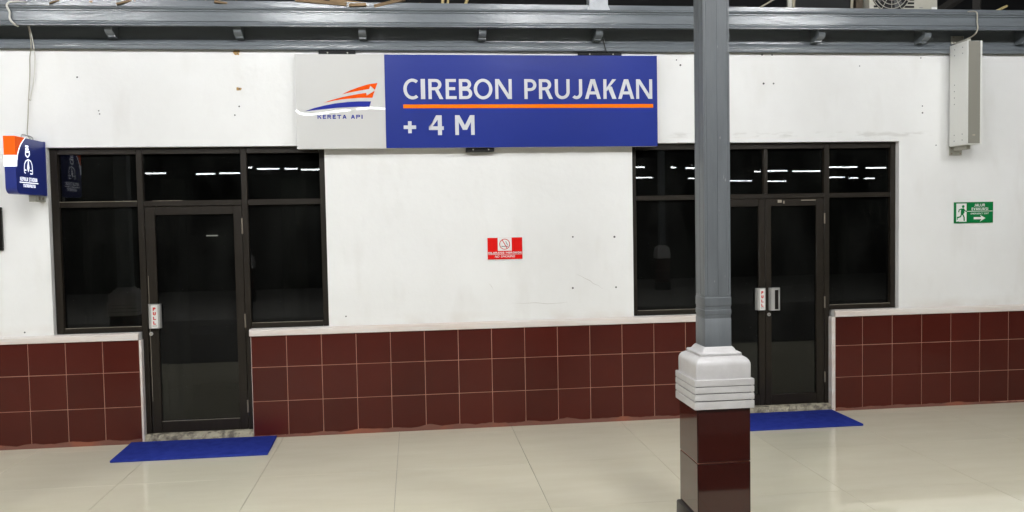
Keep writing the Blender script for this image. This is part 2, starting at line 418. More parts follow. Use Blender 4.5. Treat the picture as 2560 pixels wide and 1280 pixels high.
def curtain(label, x0, x1, z0, z1, y, seed):
    rr = random.Random(seed); n = int((x1 - x0) / .012); vs = []; fs = []; ph = rr.uniform(0, 6)
    for i in range(n + 1):
        x = x0 + (x1 - x0) * i / n; ph += rr.uniform(.35, .75); o = .022 * math.sin(ph)
        vs += [(x, y + o, z0), (x, y + o * .7, z1)]
    for i in range(n): fs.append([2 * i, 2 * i + 2, 2 * i + 3, 2 * i + 1])
    o = mesh('curtain', vs, fs, 'curtain', None, 80)
    return tag(o, label, 'curtain', 'curtains in the dark office')
MT['curtain'] = M('dim_curtain', (.26, .26, .22), .9)
curtain('dim pleated curtain behind the left pane of the single door entrance', -1.50, -1.02, .85, 2.04, .33, 4)
curtain('dim narrow curtain hanging behind the glass of the single door', -.82, -.62, .05, 2.3, .40, 5)
curtain('dim curtain behind the pane right of the single door', .24, .46, .85, 2.3, .36, 6)
curtain('dim curtain behind the pane right of the double doors', 5.55, 5.72, .85, 2.3, .36, 8)
dk = thing('office_desk', 'dark office desk standing behind the dim door glass', 'desk', (-.2, 1.6, .03))
box('desk_top', -1.0, .8, 1.2, 1.9, .74, .78, 'room', dk)
for x in (-.95, .70): box('desk_side', x, x + .05, 1.22, 1.88, .03, .74, 'room', dk)
box('front_panel', -.94, .69, 1.30, 1.33, .25, .74, 'room', dk)

# ---- the station wall
wall = thing('station_wall', 'white plastered station wall with maroon tiled dado and two glazed entrances', 'wall', (2.2, 0, 0))
OL, OR_ = -.937, -.004           # left door opening
RL, RR = 4.058, 5.396            # right door opening
WL = (-1.632, .674); WR = (3.44, 6.045)
ZS, ZT = .963, 2.560
def wall_plaster():
    xs = sorted([-9, WL[0], OL, OR_, WL[1], WR[0], RL, RR, WR[1], 13]); zs = [-.01, ZS, ZT, 3.60]
    def solid(i, k):
        if i < 0 or k < 0 or i >= len(xs) - 1 or k >= len(zs) - 1: return False
        xm = (xs[i] + xs[i + 1]) / 2
        if k == 1 and (WL[0] < xm < WL[1] or WR[0] < xm < WR[1]): return False
        if k == 0 and (OL < xm < OR_ or RL < xm < RR): return False
        return True
    T = .16; bm = bmesh.new(); cache = {}
    def V(x, y, z):
        k = (round(x, 4), round(y, 4), round(z, 4))
        if k not in cache: cache[k] = bm.verts.new(k)
        return cache[k]
    def F(*c): bm.faces.new([V(*p) for p in c])
    for i in range(len(xs) - 1):
        for k in range(len(zs) - 1):
            if not solid(i, k): continue
            a, b, c, d = xs[i], xs[i + 1], zs[k], zs[k + 1]
            F((a, 0, c), (b, 0, c), (b, 0, d), (a, 0, d)); F((a, T, c), (a, T, d), (b, T, d), (b, T, c))
            if not solid(i - 1, k): F((a, 0, c), (a, 0, d), (a, T, d), (a, T, c))
            if not solid(i + 1, k): F((b, 0, c), (b, T, c), (b, T, d), (b, 0, d))
            if not solid(i, k - 1): F((a, 0, c), (a, T, c), (b, T, c), (b, 0, c))
            if not solid(i, k + 1): F((a, 0, d), (b, 0, d), (b, T, d), (a, T, d))
    return bm_obj('plaster', bm, 'plaster', wall)
wall_plaster()
# dado: grout bed and single tiles
R2, R1, TOP, P = .3228, .6248, .902, .302
rows = [(.018, R2), (R2, R1), (R1, TOP)]
def dado(xa, xb, first, n):
    box('grout_bed', xa, xb, -.0085, .004, .0, TOP, 'grout', wall)
    cols = [xa] + [first + i * P for i in range(n + 1) if xa + .02 < first + i * P < xb - .02] + [xb]
    for a, b in zip(cols[:-1], cols[1:]):
        for z0, z1 in rows:
            gx = .0027
            j = random.uniform(-.0006, .0006)
            bm = bmesh.new(); bm_box(bm, a + gx, b - gx, -.0125 + j, -.002, z0 + gx, z1 - gx, .0012, 1)
            bm_obj('tile', bm, 'tile', wall)
dado(0, RL - .002, 0, 15)
dado(-6.0, OL - .002, -1.8432 - 14 * P, 20)
dado(RR + .002, 10.4, 5.6721, 16)
# ledge over the dado
def ledge(xa, xb):
    prism('ledge', [(.002, .903), (-.026, .903), (-.028, .906), (-.028, .950), (-.024, .956), (-.006, .9635), (.002, .966)], 'x', xa, xb, 'ledge', wall)
ledge(-6.0, OL); ledge(OR_ - .006, RL); ledge(RR - .004, 10.4)
# skirting mortar smeared along the foot of the tiles
def skirt(xa, xb, h0, seed, bumps=()):
    rr = random.Random(seed); n = int((xb - xa) / .03); top = []; h = h0
    for i in range(n + 1):
        x = xa + (xb - xa) * i / n
        h += rr.uniform(-.006, .006); h = max(h0 * .45, min(h0 * 1.4, h))
        # mortar sags in the middle of each tile and climbs at the joints
        ph = ((x / P) % 1.0); hh = h * (.75 + .5 * abs(ph - .5) * 1.0)
        for bx, bw, bh in bumps: hh += bh * math.exp(-((x - bx) / bw) ** 2)
        top.append((x, hh))
    vs = []; fs = []
    for x, hh in top: vs += [(x, -.019, 0), (x, -.0155, hh * .75), (x, -.0128, hh)]
    for i in range(n):
        a = i * 3; fs += [[a, a + 3, a + 4, a + 1], [a + 1, a + 4, a + 5, a + 2]]
    return mesh('skirting_mortar', vs, fs, 'mortar', wall)
skirt(0, RL, .034, 3, [(2.80, .09, .034), (1.55, .05, .012), (.03, .1, -.01)])
skirt(-6, OL, .034, 5)
skirt(RR, 10.4, .026, 6)
# rough cement thresholds
def threshold(xa, xb, seed):
    rr = random.Random(seed); nx = int((xb - xa) / .022); prof = [(-.012, 0), (-.010, .035), (.006, .058), (.03, .064), (.06, .066), (.15, .066)]
    vs = []; fs = []; m = len(prof)
    for i in range(nx + 1):
        x = xa + (xb - xa) * i / nx
        for k, (y, z) in enumerate(prof):
            e = .007 if 0 < k < 3 else .002
            vs.append((x, y + rr.uniform(-e, e) * .8, max(0, z + rr.uniform(-e, e))))
    for i in range(nx):
        for k in range(m - 1):
            a = i * m + k; fs.append([a, a + m, a + m + 1, a + 1])
    return mesh('threshold', vs, fs, 'cement', wall)
threshold(OL + .001, OR_ - .001, 11); threshold(RL + .001, RR - .001, 12)
# plaster jamb strips beside the door frames
box('jamb_strip', RR - .036, RR + .0015, -.0135, .0515, .0, .9025, 'ledge', wall, .003, 1)
box('jamb_strip', OL - .0015, OL + .018, -.0135, .0515, .0, .9025, 'ledge', wall, .003, 1)
# hairline cracks
def crack(pts, w):
    vs = []; fs = []
    for i, (x, z) in enumerate(pts):
        e = w * (1 - abs(2 * i / (len(pts) - 1) - 1) * .8); vs += [(x, -.0006, z - e), (x + e * .6, -.0006, z + e)]
    for i in range(len(pts) - 1): fs.append([2 * i, 2 * i + 2, 2 * i + 3, 2 * i + 1])
    mesh('hairline_crack', vs, fs, 'cracked', wall)
MT['cracked'] = M('crack_line', (.55, .53, .49), .9)  # greyer tone of the hairline cracks
crack([(2.905, 1.372), (2.95, 1.352), (2.985, 1.331), (3.03, 1.31), (3.06, 1.282), (3.11, 1.262), (3.15, 1.228)], .0022)
crack([(2.31, 1.125), (2.42, 1.118), (2.52, 1.122), (2.63, 1.108), (2.76, 1.112), (2.82, 1.120)], .0020)
crack([(2.10, 1.31), (2.125, 1.28), (2.14, 1.245)], .0018)
# drilled holes and rust patches left by old fixings
for x, z in [(-1.358, 3.15), (-1.742, 2.959), (-1.195, 2.868), (-1.189, 2.841), (-.037, 2.902), (-.076, 2.827), (3.904, 3.27), (3.867, 3.317), (5.647, 3.268), (4.701, 3.103), (4.798, 3.103), (6.281, 2.892), (6.282, 2.828), (6.422, 2.519), (2.877, 1.714), (3.265, 1.706), (2.87, 1.246), (3.274, 1.242), (.823, 1.05), (-1.865, .998), (6.263, 3.346), (4.687, 3.368), (4.784, 3.368)]:
    disc('drilled_hole', (x, .0, z), random.uniform(.0055, .010), (0, -1, 0), 'hole', wall, 9, .0015)
def blob(cx, cz, w, h, seed, mat, name, y=-.002):
    rr = random.Random(seed); pts = []
    for k in range(14):
        a = 2 * math.pi * k / 14; r = rr.uniform(.75, 1.1)
        sq = max(abs(math.cos(a)), abs(math.sin(a)))
        pts.append((cx + w / 2 * r * math.cos(a) / sq * .9, cz + h / 2 * r * math.sin(a) / sq * .9))
    return prism(name, pts, 'y', y, .001, mat, wall)
blob(-.045, 3.362, .062, .046, 1, 'rust', 'rust_patch'); blob(-.035, 3.052, .048, .030, 2, 'rust', 'rust_patch')
disc('drilled_hole', (-.038, -.002, 3.358), .006, (0, -1, 0), 'hole', wall, 9, .0012)
disc('drilled_hole', (-.030, -.002, 3.053), .006, (0, -1, 0), 'hole', wall, 9, .0012)

# ---- eaves cornice: beam on corbels
cor = thing('eaves_cornice', 'grey glossy moulded beam carried on small corbels along the wall top', 'cornice', (2.2, 0, 3.38))
CX0, CX1 = -9.0, 13.0
beam = prism('beam', [(-.200, 3.700), (-.238, 3.700), (-.250, 3.695), (-.253, 3.687), (-.249, 3.679), (-.238, 3.675), (-.243, 3.671), (-.243, 3.663), (-.232, 3.659), (-.232, 3.652), (-.239, 3.649), (-.239, 3.582), (-.231, 3.578), (-.231, 3.573), (-.242, 3.569), (-.244, 3.561), (-.241, 3.554), (-.247, 3.550), (-.247, 3.543), (-.200, 3.543)], 'x', CX0, CX1, 'grey', cor)
for v in beam.data.vertices: v.co.z += .0035 * v.co.x      # beam sheared upward to the right to absorb leftover lens distortion
box('soffit_board', CX0, CX1, -.1995, -.0205, 3.612, 3.640, 'grey', cor)
box('frieze_board', CX0, CX1, -.02, .0, 3.461, 3.80, 'grey', cor)
prism('wall_moulding', [(0, 3.3825), (-.050, 3.3825), (-.051, 3.386), (-.051, 3.407), (-.044, 3.410), (-.044, 3.415), (-.050, 3.418), (-.0485, 3.430), (-.043, 3.444), (-.034, 3.455), (-.024, 3.461), (0, 3.4615)], 'x', CX0, CX1, 'grey', cor, 25)
cprof = [(-.021, 3.611), (-.192, 3.611), (-.192, 3.530), (-.190, 3.516), (-.184, 3.505), (-.173, 3.496), (-.158, 3.489), (-.140, 3.484), (-.124, 3.480), (-.115, 3.476), (-.115, 3.467), (-.021, 3.465)]
for k in range(-6, 11):
    cx = -1.032 + 1.035 * k
    prism('corbel', cprof, 'x', cx - .032, cx + .032, 'grey', cor, 30)

# ---- attic and canopy roof (dark)
struct(box('attic_floor', CX0, CX1, .0, 5.9, 3.705, 3.73, 'olddark'))
struct(box('attic_back_wall', CX0, CX1, 5.9, 6.0, 3.73, 6.5, 'dark'))
rf = thing('canopy_roof', 'dark canopy roof over the platform with the lamps', 'roof', (2.2, -2, 5.0))
prism('roof_sheet', [(-8.6, 6.2), (3.0, 7.2), (9, 5.2), (9, 5.26), (3.0, 7.28), (-8.6, 6.28)], 'x', -12, 16, 'roof', rf)
for k in range(-3, 6):
    xx = 3.13 + 5.175 / 2 * k
    prism('rafter', [(-8.5, 6.08), (3.0, 7.08), (3.0, 7.2), (-8.5, 6.2)], 'x', xx - .05, xx + .05, 'rafter', rf)
rf2 = thing('far_canopy', 'dark canopy over the opposite platform behind the viewer', 'roof', (2, -13, 6.6))
box('roof_sheet', -30, 40, -17, -9.6, 6.6, 6.7, 'roof', rf2)

# ================================================================ LAMPS
LG = 'platform tube lamps'
def tube_lamp(x0, x1, Y, Z, mat, r, label, hang=.0, parts=True):
    t = thing('tube_lamp', label, 'lamp', ((x0 + x1) / 2, Y, Z), LG)
    n = 10; pts = []
    tube('tube', [(x0, Y, Z), (x1, Y, Z)], r, mat, t, 8)
    if parts:
        prism('housing', [(Y - .045, Z + r + .012), (Y + .045, Z + r + .012), (Y + .03, Z + r + .055), (Y - .03, Z + r + .055)], 'x', x0 - .03, x1 + .03, 'housing', t)
        for x in (x0 - .02, x1 + .02): box('lamp_holder', x - .018, x + .018, Y - .018, Y + .018, Z - r, Z + r + .012, 'housing', t)
        if hang:
            for x in (x0 + .2, x1 - .2): tube('hanger', [(x, Y, Z + r + .05), (x, Y, Z + r + .05 + hang)], .006, 'plate', t, 6)
    return t
for xc in (-5.4, -2.35, .45, 3.15, 6.15):
    tube_lamp(xc - .6, xc + .6, -3.2, 4.75, 'tube', .016, 'lit fluorescent tube lamp hung under the canopy along the platform', .70)
for xc in (-7.2, -3.6, .05, 3.7, 8.0):
    tube_lamp(xc - .6, xc + .6, -7.0, 5.6, 'tube2', .022, 'lit tube lamp hung high over the track edge behind the viewer', .5)
for xa, xb in ((-5.6, -4.4), (-1.22, .02), (.17, 1.40), (4.4, 5.6), (8.4, 9.6)):
    tube_lamp(xa, xb, -12.7, 4.5, 'fartube', .017, 'lit tube lamp under the opposite canopy, mirrored in the signboard', .2)
far = [(-8.58, -8.40, -22.1), (-8.2, -7.86, -23.6), (-7.82, -7.37, -23.6), (-6.49, -5.84, -24.3), (-5.59, -4.88, -24.0), (-4.06, -3.87, -20.95), (-3.84, -3.10, -21.7), (-2.93, -2.51, -21.8), (-2.46, -1.70, -22.4),
       (9.6, 10.15, -23.1), (11.32, 11.52, -23.55), (12.06, 12.82, -24.0), (11.7, 12.85, -31.3), (15.14, 16.01, -32.8), (18.3, 18.98, -36.3), (19.05, 19.55, -36.4), (19.62, 20.02, -36.5), (16.17, 16.52, -27.1), (16.60, 17.47, -26.7), (18.02, 19.49, -27.3), (21.3, 22.46, -37.5), (18.2, 18.80, -24.5), (18.83, 19.49, -24.6), (20.28, 21.41, -25.3), (22.9, 23.78, -33.5), (24.71, 25.18, -34.7), (25.92, 26.54, -35.4)]
for xa, xb, Y in far:
    tube_lamp(xa, xb, Y, 3.75, 'fartube', .017, 'distant lit tube lamp mirrored as a white dash in the transom panes', 0, False)
tl = tube_lamp(-1.34, -1.19, 4.14, 1.735, 'officetube', .009, 'short lit tube on the back wall of the dark office', 0, False)

# ================================================================ ENTRANCES
FY0, FY1 = .052, .125
def bar(parent, x0, x1, z0, z1, name='frame_bar', y0=FY0, y1=FY1):
    return box(name, x0, x1, y0, y1, z0, z1, 'frame', parent, .0025, 1)
def pane(parent, x0, x1, z0, z1, y=.092, name='pane'):
    return box(name, x0, x1, y, y + .006, z0, z1, 'glass', parent)
def bead(parent, x0, x1, z, h=.004):
    return box('worn_edge', x0, x1, FY0 - .0016, FY0 + .004, z - h, z, 'frameedge', parent)
ent = thing('glazed_entrance', 'dark aluminium entrance frame with three transom panes around a single door', 'window frame', (-.47, .09, 0))
xl = [(-1.628, -1.568), (-.926, -.876), (-.052, -.003), (.622, .672)]
for i, (a, b) in enumerate(xl):
    bar(ent, a, b, .966 if i in (0, 3) else .067, 2.557)
for (a, b) in ((-1.566, -.928), (-.874, -.054), (-.001, .620)):
    bar(ent, a, b, 2.503, 2.557); bar(ent, a, b, 2.051, 2.099)
    pane(ent, a - .004, b + .004, 2.097, 2.505)
for (a, b) in ((-1.566, -.928), (-.001, .620)):
    bar(ent, a, b, .966, 1.012)
    pane(ent, a - .004, b + .004, 1.010, 2.053)
    bead(ent, a + .003, b - .003, 1.0135, .003)
bead(ent, -1.563, -.93, 2.1005, .003); bead(ent, -.80, -.55, 2.1005, .0025)

ent2 = thing('glazed_entrance', 'dark aluminium entrance frame around double doors, partly behind the grey post', 'window frame', (4.73, .09, 0))
xr = [(3.443, 3.488), (4.092, 4.140), (5.322, 5.372), (5.992, 6.042)]
for i, (a, b) in enumerate(xr): bar(ent2, a, b, .966 if i in (0, 3) else .067, 2.557)
bar(ent2, 4.722, 4.760, 2.081, 2.501, y0=FY0 + .002)
for (a, b) in ((3.490, 4.090), (4.142, 5.320), (5.374, 5.990)):
    bar(ent2, a, b, 2.503, 2.557); bar(ent2, a, b, 2.036, 2.079)
for (a, b) in ((3.490, 4.090), (4.142, 4.720), (4.762, 5.320), (5.374, 5.990)): pane(ent2, a - .004, b + .004, 2.077, 2.505)
for (a, b) in ((3.490, 4.090), (5.374, 5.990)):
    bar(ent2, a, b, .966, 1.012); pane(ent2, a - .004, b + .004, 1.010, 2.038); bead(ent2, a + .003, b - .003, 1.0135, .003)

def hinge(parent, x, z0, z1):
    tube('hinge', [(x, FY0 - .006, z0), (x, FY0 - .006, z1)], .0075, 'hinge', parent, 8)
def door(label, x0, x1, z0, z1, sl, sr, tr, br):
    d = thing('glass_door', label, 'door', ((x0 + x1) / 2, .08, z0))
    y0, y1 = .058, .104
    box('stile', x0, x0 + sl, y0, y1, z0, z1, 'frame', d, .0025, 1); box('stile', x1 - sr, x1, y0, y1, z0, z1, 'frame', d, .0025, 1)
    box('top_rail', x0 + sl, x1 - sr, y0 + .001, y1, z1 - tr, z1, 'frame', d, .0025, 1)
    box('bottom_rail', x0 + sl, x1 - sr, y0 + .001, y1, z0, z0 + br, 'frame', d, .0025, 1)
    box('pane', x0 + sl - .004, x1 - sr + .004, .080, .086, z0 + br - .004, z1 - tr + .004, 'glass', d)
    return d
def pull(d, x0, x1, z0, z1, sticker):
    h = prism('pull_handle', [(x0, .0575), (x0, .045), (x0 + .012, .022), (x0 + .026, .016), (x1 - .022, .016), (x1 - .008, .024), (x1, .045), (x1, .0575)], 'z', z0, z1, 'steel', d, 30)
    if sticker:
        s0, s1 = x0 + (x1 - x0) * .30, x0 + (x1 - x0) * .80; f = .0155
        box('sticker', s0, s1, f - .0012, f, z0 + .004, z1 - .008, 'sticker', h)
        H = (z1 - z0); cw = (s1 - s0) * .44; cx = (s0 + s1) / 2; pl = wallplane(f - .0018)
        for k, c in enumerate('PULL'):
            zt = z1 - H * (.13 + .19 * k)
            letters('letter', [(c, cx - cw / 2, cx + cw / 2)], zt - H * .135, zt, pl, 'red', h, .30, 0, .0002)
        box('maker_strip', s0 + .008, s1 - .008, f - .0019, f - .0012, z0 + H * .09, z0 + H * .125, 'greyprint', h)
    else:
        box('grip_slot', x0 + (x1 - x0) * .42, x0 + (x1 - x0) * .74, .0145, .0165, z0 + .012, z1 - .02, 'black', h)
    return h
d1 = door('single brown framed dark glass door with a PULL handle on its left', -.872, -.056, .070, 2.046, .082, .072, .070, .098)
pull(d1, -.880 + .012, -.772 + .012, .994, 1.205, True)
disc('lock', (-.853, .058, .944), .016, (0, -1, 0), 'steel', d1, 14, .010); disc('keyhole', (-.853, .048, .944), .007, (0, -1, 0), 'hinge', d1, 10, .002)
hinge(d1, -.054, 1.80, 1.935); hinge(d1, -.054, .975, 1.095); hinge(d1, -.054, .22, .33)
box('scratch', -.862, -.859, .0560, .0575, .35, 1.45, 'frameedge', d1)
box('glass_bead', -.79, -.128, .0570, .0590, .1685, .1715, 'frameedge', d1)
d2 = door('left leaf of the double glass doors, beside the grey post, with a PULL sticker', 4.144, 4.733, .070, 2.032, .07, .062, .068, .098)
pull(d2, 4.632, 4.730, .984, 1.192, True)
d3 = door('right leaf of the double glass doors with a bare steel handle', 4.737, 5.319, .070, 2.032, .058, .075, .068, .098)
pull(d3, 4.765, 4.872, .978, 1.192, False)
disc('lock', (4.768, .058, .938), .016, (0, -1, 0), 'steel', d3, 14, .010); disc('keyhole', (4.768, .048, .938), .007, (0, -1, 0), 'hinge', d3, 10, .002)
hinge(d3, 5.321, 1.79, 1.89); hinge(d3, 5.321, .985, 1.095); hinge(d3, 5.321, .27, .37)
for a, b, z in ((4.86, 4.90, 1.995), (4.915, 4.927, 1.985), (5.09, 5.24, 2.012)):
    box('tape_scrap', a, b, .0565, .0585, z, z + (.028 if a < 5 else .006), 'frameedge', d3)

# ================================================================ MAIN SIGNBOARD
sg = thing('station_sign', 'long blue and white station name board reading CIREBON PRUJAKAN above the red sign', 'sign', (2.05, -.05, 2.52))
SX0, SXM, SX1, SZ0, SZ1 = .456, 1.217, 3.652, 2.523, 3.334
box('casing', SX0 + .001, SX1 - .001, -.098, -.022, SZ0 + .001, SZ1 - .001, 'signwhite', sg, .002, 1)
box('blue_face', SXM, SX1, -.1035, -.0985, SZ0, SZ1, 'blue', sg, .001, 1)
def white_face():
    # thin acrylic sheet, slightly twisted along its length
    key = [(.44, .012), (.50, -.028), (.55, -.036), (.63, -.030), (.78, -.010), (.93, .004), (1.0, .014), (1.1, .022), (1.22, .012)]
    def off(x):
        for (a, u), (b, v) in zip(key[:-1], key[1:]):
            if a <= x <= b:
                t = (x - a) / (b - a); t = t * t * (3 - 2 * t); return u + (v - u) * t
        return 0
    nx, nz = 60, 14; vs = []; fs = []
    for j in range(nz + 1):
        for i in range(nx + 1):
            x = SX0 + (SXM - .002 - SX0) * i / nx; z = SZ0 + (SZ1 - SZ0) * j / nz
            vs.append((x, -.1035 - off(x) / 9.3 * (z - 2.83), z))
    for j in range(nz):
        for i in range(nx):
            a = j * (nx + 1) + i; fs.append([a, a + 1, a + nx + 2, a + nx + 1])
    return mesh('white_face', vs, fs, 'acryl', sg, 60)
wf = white_face()
bpn = wallplane(-.1042); wpn = wallplane(-.1056)
NM = [('C', 1.376, 1.508), ('I', 1.527, 1.565), ('R', 1.593, 1.724), ('E', 1.744, 1.839), ('B', 1.861, 1.977), ('O', 1.991, 2.156), ('N', 2.181, 2.328), ('P', 2.44, 2.549), ('R', 2.571, 2.697), ('U', 2.714, 2.848), ('J', 2.872, 2.962), ('A', 2.986, 3.131), ('K', 3.155, 3.274), ('A', 3.29, 3.438), ('N', 3.456, 3.605)]
for it in NM: letters('letter', [it], 2.948, 3.123, bpn, 'letter', sg, .166)
letters('plus_sign', [('+', 1.371, 1.479)], 2.652, 2.756, bpn, 'letter', sg, .30)
letters('digit', [('4', 1.590, 1.721)], 2.634, 2.807, bpn, 'letter', sg, .205); letters('letter', [('M', 1.821, 1.992)], 2.634, 2.807, bpn, 'letter', sg, .205)
box('underline', 1.372, 3.612, -.1046, -.1032, 2.869, 2.902, 'orangeline', sg)
poly('logo_blue_wing', [(.529, 2.845), (.611, 2.873), (.7, 2.895), (.79, 2.912), (.894, 2.924), (.984, 2.929), (1.096, 2.929), (1.08, 2.881), (.983, 2.883), (.893, 2.879), (.804, 2.874), (.714, 2.865), (.633, 2.857)], wpn, 'logoblue', sg)
poly('logo_orange_wing', [(.848, 2.989), (.912, 3.021), (.987, 3.049), (1.063, 3.073), (1.108, 3.081), (1.154, 3.087), (1.131, 3.028), (1.092, 3.063), (1.083, 3.036), (.986, 3.019), (.911, 3.004)], wpn, 'orange', sg)
poly('logo_orange_wing', [(.69, 2.916), (.746, 2.937), (.806, 2.954), (.866, 2.969), (.926, 2.981), (.986, 2.992), (1.056, 3.002), (1.059, 2.979), (1.129, 3.021), (1.108, 2.96), (.985, 2.959), (.865, 2.949), (.776, 2.935)], wpn, 'orange', sg)
for it in spread('KERETA API', .636, 1.020, .20): letters('small_letter', [it], 2.779, 2.813, wpn, 'logoblue', sg, .24, 0, .0002)
for a, b, z0, z1 in ((.655, .965, 3.335, 3.372), (2.945, 3.335, 3.335, 3.366), (1.915, 2.165, 2.490, 2.5235)):
    br = box('mounting_bracket', a, b, -.07, -.001, z0, z1, 'dark', sg)
    for k in (.25, .8): disc('bolt', (a + (b - a) * k, -.070, z0 + .017), .007, (0, -1, 0), 'plate', br, 6, .005)

# ================================================================ BLADE SIGN
bl = thing('blade_sign', 'small blue and orange lit box sign on the wall beside the left entrance', 'sign', (-1.674, -.03, 2.15))
BX0, BX1 = -1.716, -1.634
def rprof(y0, y1, z0, z1, r, n=7):
    pts = [(y1, z1), (y0, z1)]
    for k in range(n + 1):
        a = math.radians(180 + 90 * k / n); pts.append((y0 + r + r * math.cos(a), z0 + r + r * math.sin(a)))
    pts += [(y1, z0)]
    return pts
prism('body', rprof(-.550, -.030, 2.155, 2.603, .055), 'x', BX0, BX1, 'bb', bl, 25)
# orange corner wraps the end and the side
cur = [(-.374, 2.6045), (-.413, 2.582), (-.453, 2.551), (-.481, 2.522), (-.505, 2.486), (-.523, 2.455)]
prism('orange_corner', [(-.5525, 2.6045)] + cur + [(-.5525, 2.455)], 'x', BX0 - .0015, BX1 + .0015, 'bo', bl)
wc = [(-.368, 2.6055), (-.405, 2.580), (-.445, 2.549), (-.473, 2.519), (-.497, 2.483), (-.515, 2.450), (-.528, 2.405), (-.533, 2.367)]
wi = [(-.378, 2.6055), (-.417, 2.581), (-.457, 2.550), (-.485, 2.521), (-.509, 2.485), (-.527, 2.4545)]
prism('white_band', wc + [(-.5515, 2.367), (-.5535, 2.4545)] + wi[::-1][0:1] + wi[::-1][1:], 'x', BX0 - .0025, BX1 + .0025, 'bw', bl)
sp = lambda u, v, l: (BX1 + .0008 + l, u, v)
K = [_rect(-.377, 2.531, -.322, 2.547), _rect(-.377, 2.511, -.320, 2.525),
     [(-.379, 2.505), (-.386, 2.473), (-.372, 2.456), (-.349, 2.449), (-.325, 2.455), (-.303, 2.474), (-.305, 2.506), (-.318, 2.506), (-.318, 2.478), (-.330, 2.465), (-.349, 2.461), (-.366, 2.466), (-.373, 2.478), (-.368, 2.490), (-.320, 2.490), (-.320, 2.506)],
     _thick([(-.39, 2.323), (-.409, 2.327), (-.408, 2.370), (-.402, 2.397), (-.378, 2.421), (-.335, 2.434), (-.292, 2.424), (-.272, 2.396), (-.268, 2.365), (-.269, 2.322), (-.310, 2.322)], .0095),
     [(-.340, 2.425), (-.332, 2.425), (-.322, 2.367), (-.343, 2.331), (-.360, 2.367)], _rect(-.402, 2.343, -.372, 2.352), _rect(-.310, 2.343, -.276, 2.352)]
multi('station_head_pictogram', K, sp, 'bw', bl)
letters('title_text', spread('KEPALA STASIUN', -.485, -.188, .12), 2.259, 2.290, sp, 'bw', bl, .18, 0, .0002)
poly('title_rule', _rect(-.499, 2.244, -.169, 2.251), sp, 'bw', bl)
letters('subtitle_text', spread('STATION MASTER', -.437, -.222, .12), 2.210, 2.236, sp, 'bw', bl, .18, 0, .0002)
box('edge_trim', BX0 - .003, BX1 + .003, -.031, -.012, 2.152, 2.606, 'bb', bl)
box('wall_bracket', -1.70, -1.648, -.20, -.001, 2.100, 2.154, 'plate', bl, .003, 1)
disc('bolt', (-1.648, -.06, 2.128), .012, (1, 0, 0), 'hinge', bl, 8, .006); disc('bolt', (-1.648, -.13, 2.128), .012, (1, 0, 0), 'hinge', bl, 8, .006)
tube('top_hook', spline([(-1.665, -.36, 2.606), (-1.665, -.35, 2.632), (-1.66, -.26, 2.634), (-1.655, -.20, 2.626), (-1.65, -.19, 2.608)]), .006, 'steel', bl, 6)

# ================================================================ SMALL WALL SIGNS
ns = thing('no_smoking_sign', 'small red DILARANG MEROKOK no smoking plate on the bare white wall', 'sign', (2.25, -.01, 1.524))
box('plate', 2.088, 2.415, -.009, -.001, 1.520, 1.724, 'white', ns, .001, 1)
box('red_face', 2.094, 2.410, -.0105, -.0085, 1.525, 1.720, 'redplate', ns)
np_ = wallplane(-.0112)
poly('white_square', _rect(2.187, 1.601, 2.313, 1.7195), np_, 'white', ns)
n2 = wallplane(-.0118)
multi('prohibition_ring', [_arc(2.2495, 1.661, .0485, .0485, 0, 180, .0065, 20), _arc(2.2495, 1.661, .0485, .0485, 180, 360, .0065, 20), _thick([(2.226, 1.702), (2.273, 1.620)], .007)], n2, 'red', ns)
multi('cigarette', [_rect(2.220, 1.639, 2.281, 1.645), _thick([(2.255, 1.682), (2.264, 1.682), (2.268, 1.672), (2.262, 1.665), (2.276, 1.661), (2.279, 1.652)], .0045)], wallplane(-.0114), 'darkprint', ns, .0001)
letters('warning_text', spread('DILARANG MEROKOK', 2.098, 2.405, .10), 1.576, 1.592, np_, 'white', ns, .27, 0, .0002)
poly('rule', _rect(2.098, 1.5675, 2.406, 1.5705), np_, 'white', ns)
letters('subtitle_text', spread('NO SMOKING', 2.158, 2.340, .14), 1.541, 1.560, np_, 'white', ns, .16, .25, .0002)

ex = thing('exit_sign', 'small green JALUR EVAKUASI emergency exit plate with running figure under the loudspeaker', 'sign', (6.81, -.01, 1.769))
box('plate', 6.607, 7.011, -.0105, -.001, 1.768, 1.970, 'green', ex, .001, 1)
ep = wallplane(-.0112); ep2 = wallplane(-.0120)
poly('white_doorway', [(6.627, 1.957), (6.733, 1.957), (6.733, 1.782), (6.652, 1.782), (6.652, 1.788), (6.627, 1.782)], ep, 'white', ex)
multi('running_figure', [[(6.698 + .014 * math.cos(a * .5236), 1.928 + .014 * math.sin(a * .5236)) for a in range(12)],
      [(6.676, 1.908), (6.704, 1.912), (6.712, 1.870), (6.690, 1.845), (6.672, 1.862)],
      _thick([(6.700, 1.908), (6.716, 1.886), (6.735, 1.880)], .010), _thick([(6.682, 1.906), (6.655, 1.896), (6.650, 1.874)], .010),
      _thick([(6.692, 1.855), (6.706, 1.825), (6.708, 1.790)], .013), _thick([(6.682, 1.860), (6.672, 1.832), (6.640, 1.822)], .013), _rect(6.632, 1.800, 6.640, 1.830)], ep2, 'green', ex)
letters('upper_text', spread('JALUR', 6.812, 6.925, .12), 1.926, 1.952, ep, 'white', ex, .2, 0, .0002)
letters('middle_text', spread('EVAKUASI', 6.786, 6.957, .12), 1.890, 1.916, ep, 'white', ex, .2, 0, .0002)
poly('rule', _rect(6.738, 1.8785, 7.006, 1.8835), ep, 'white', ex)
letters('lower_text', spread('EMERGENCY EXIT', 6.776, 6.962, .12), 1.851, 1.866, ep, 'white', ex, .18, .2, .0002)
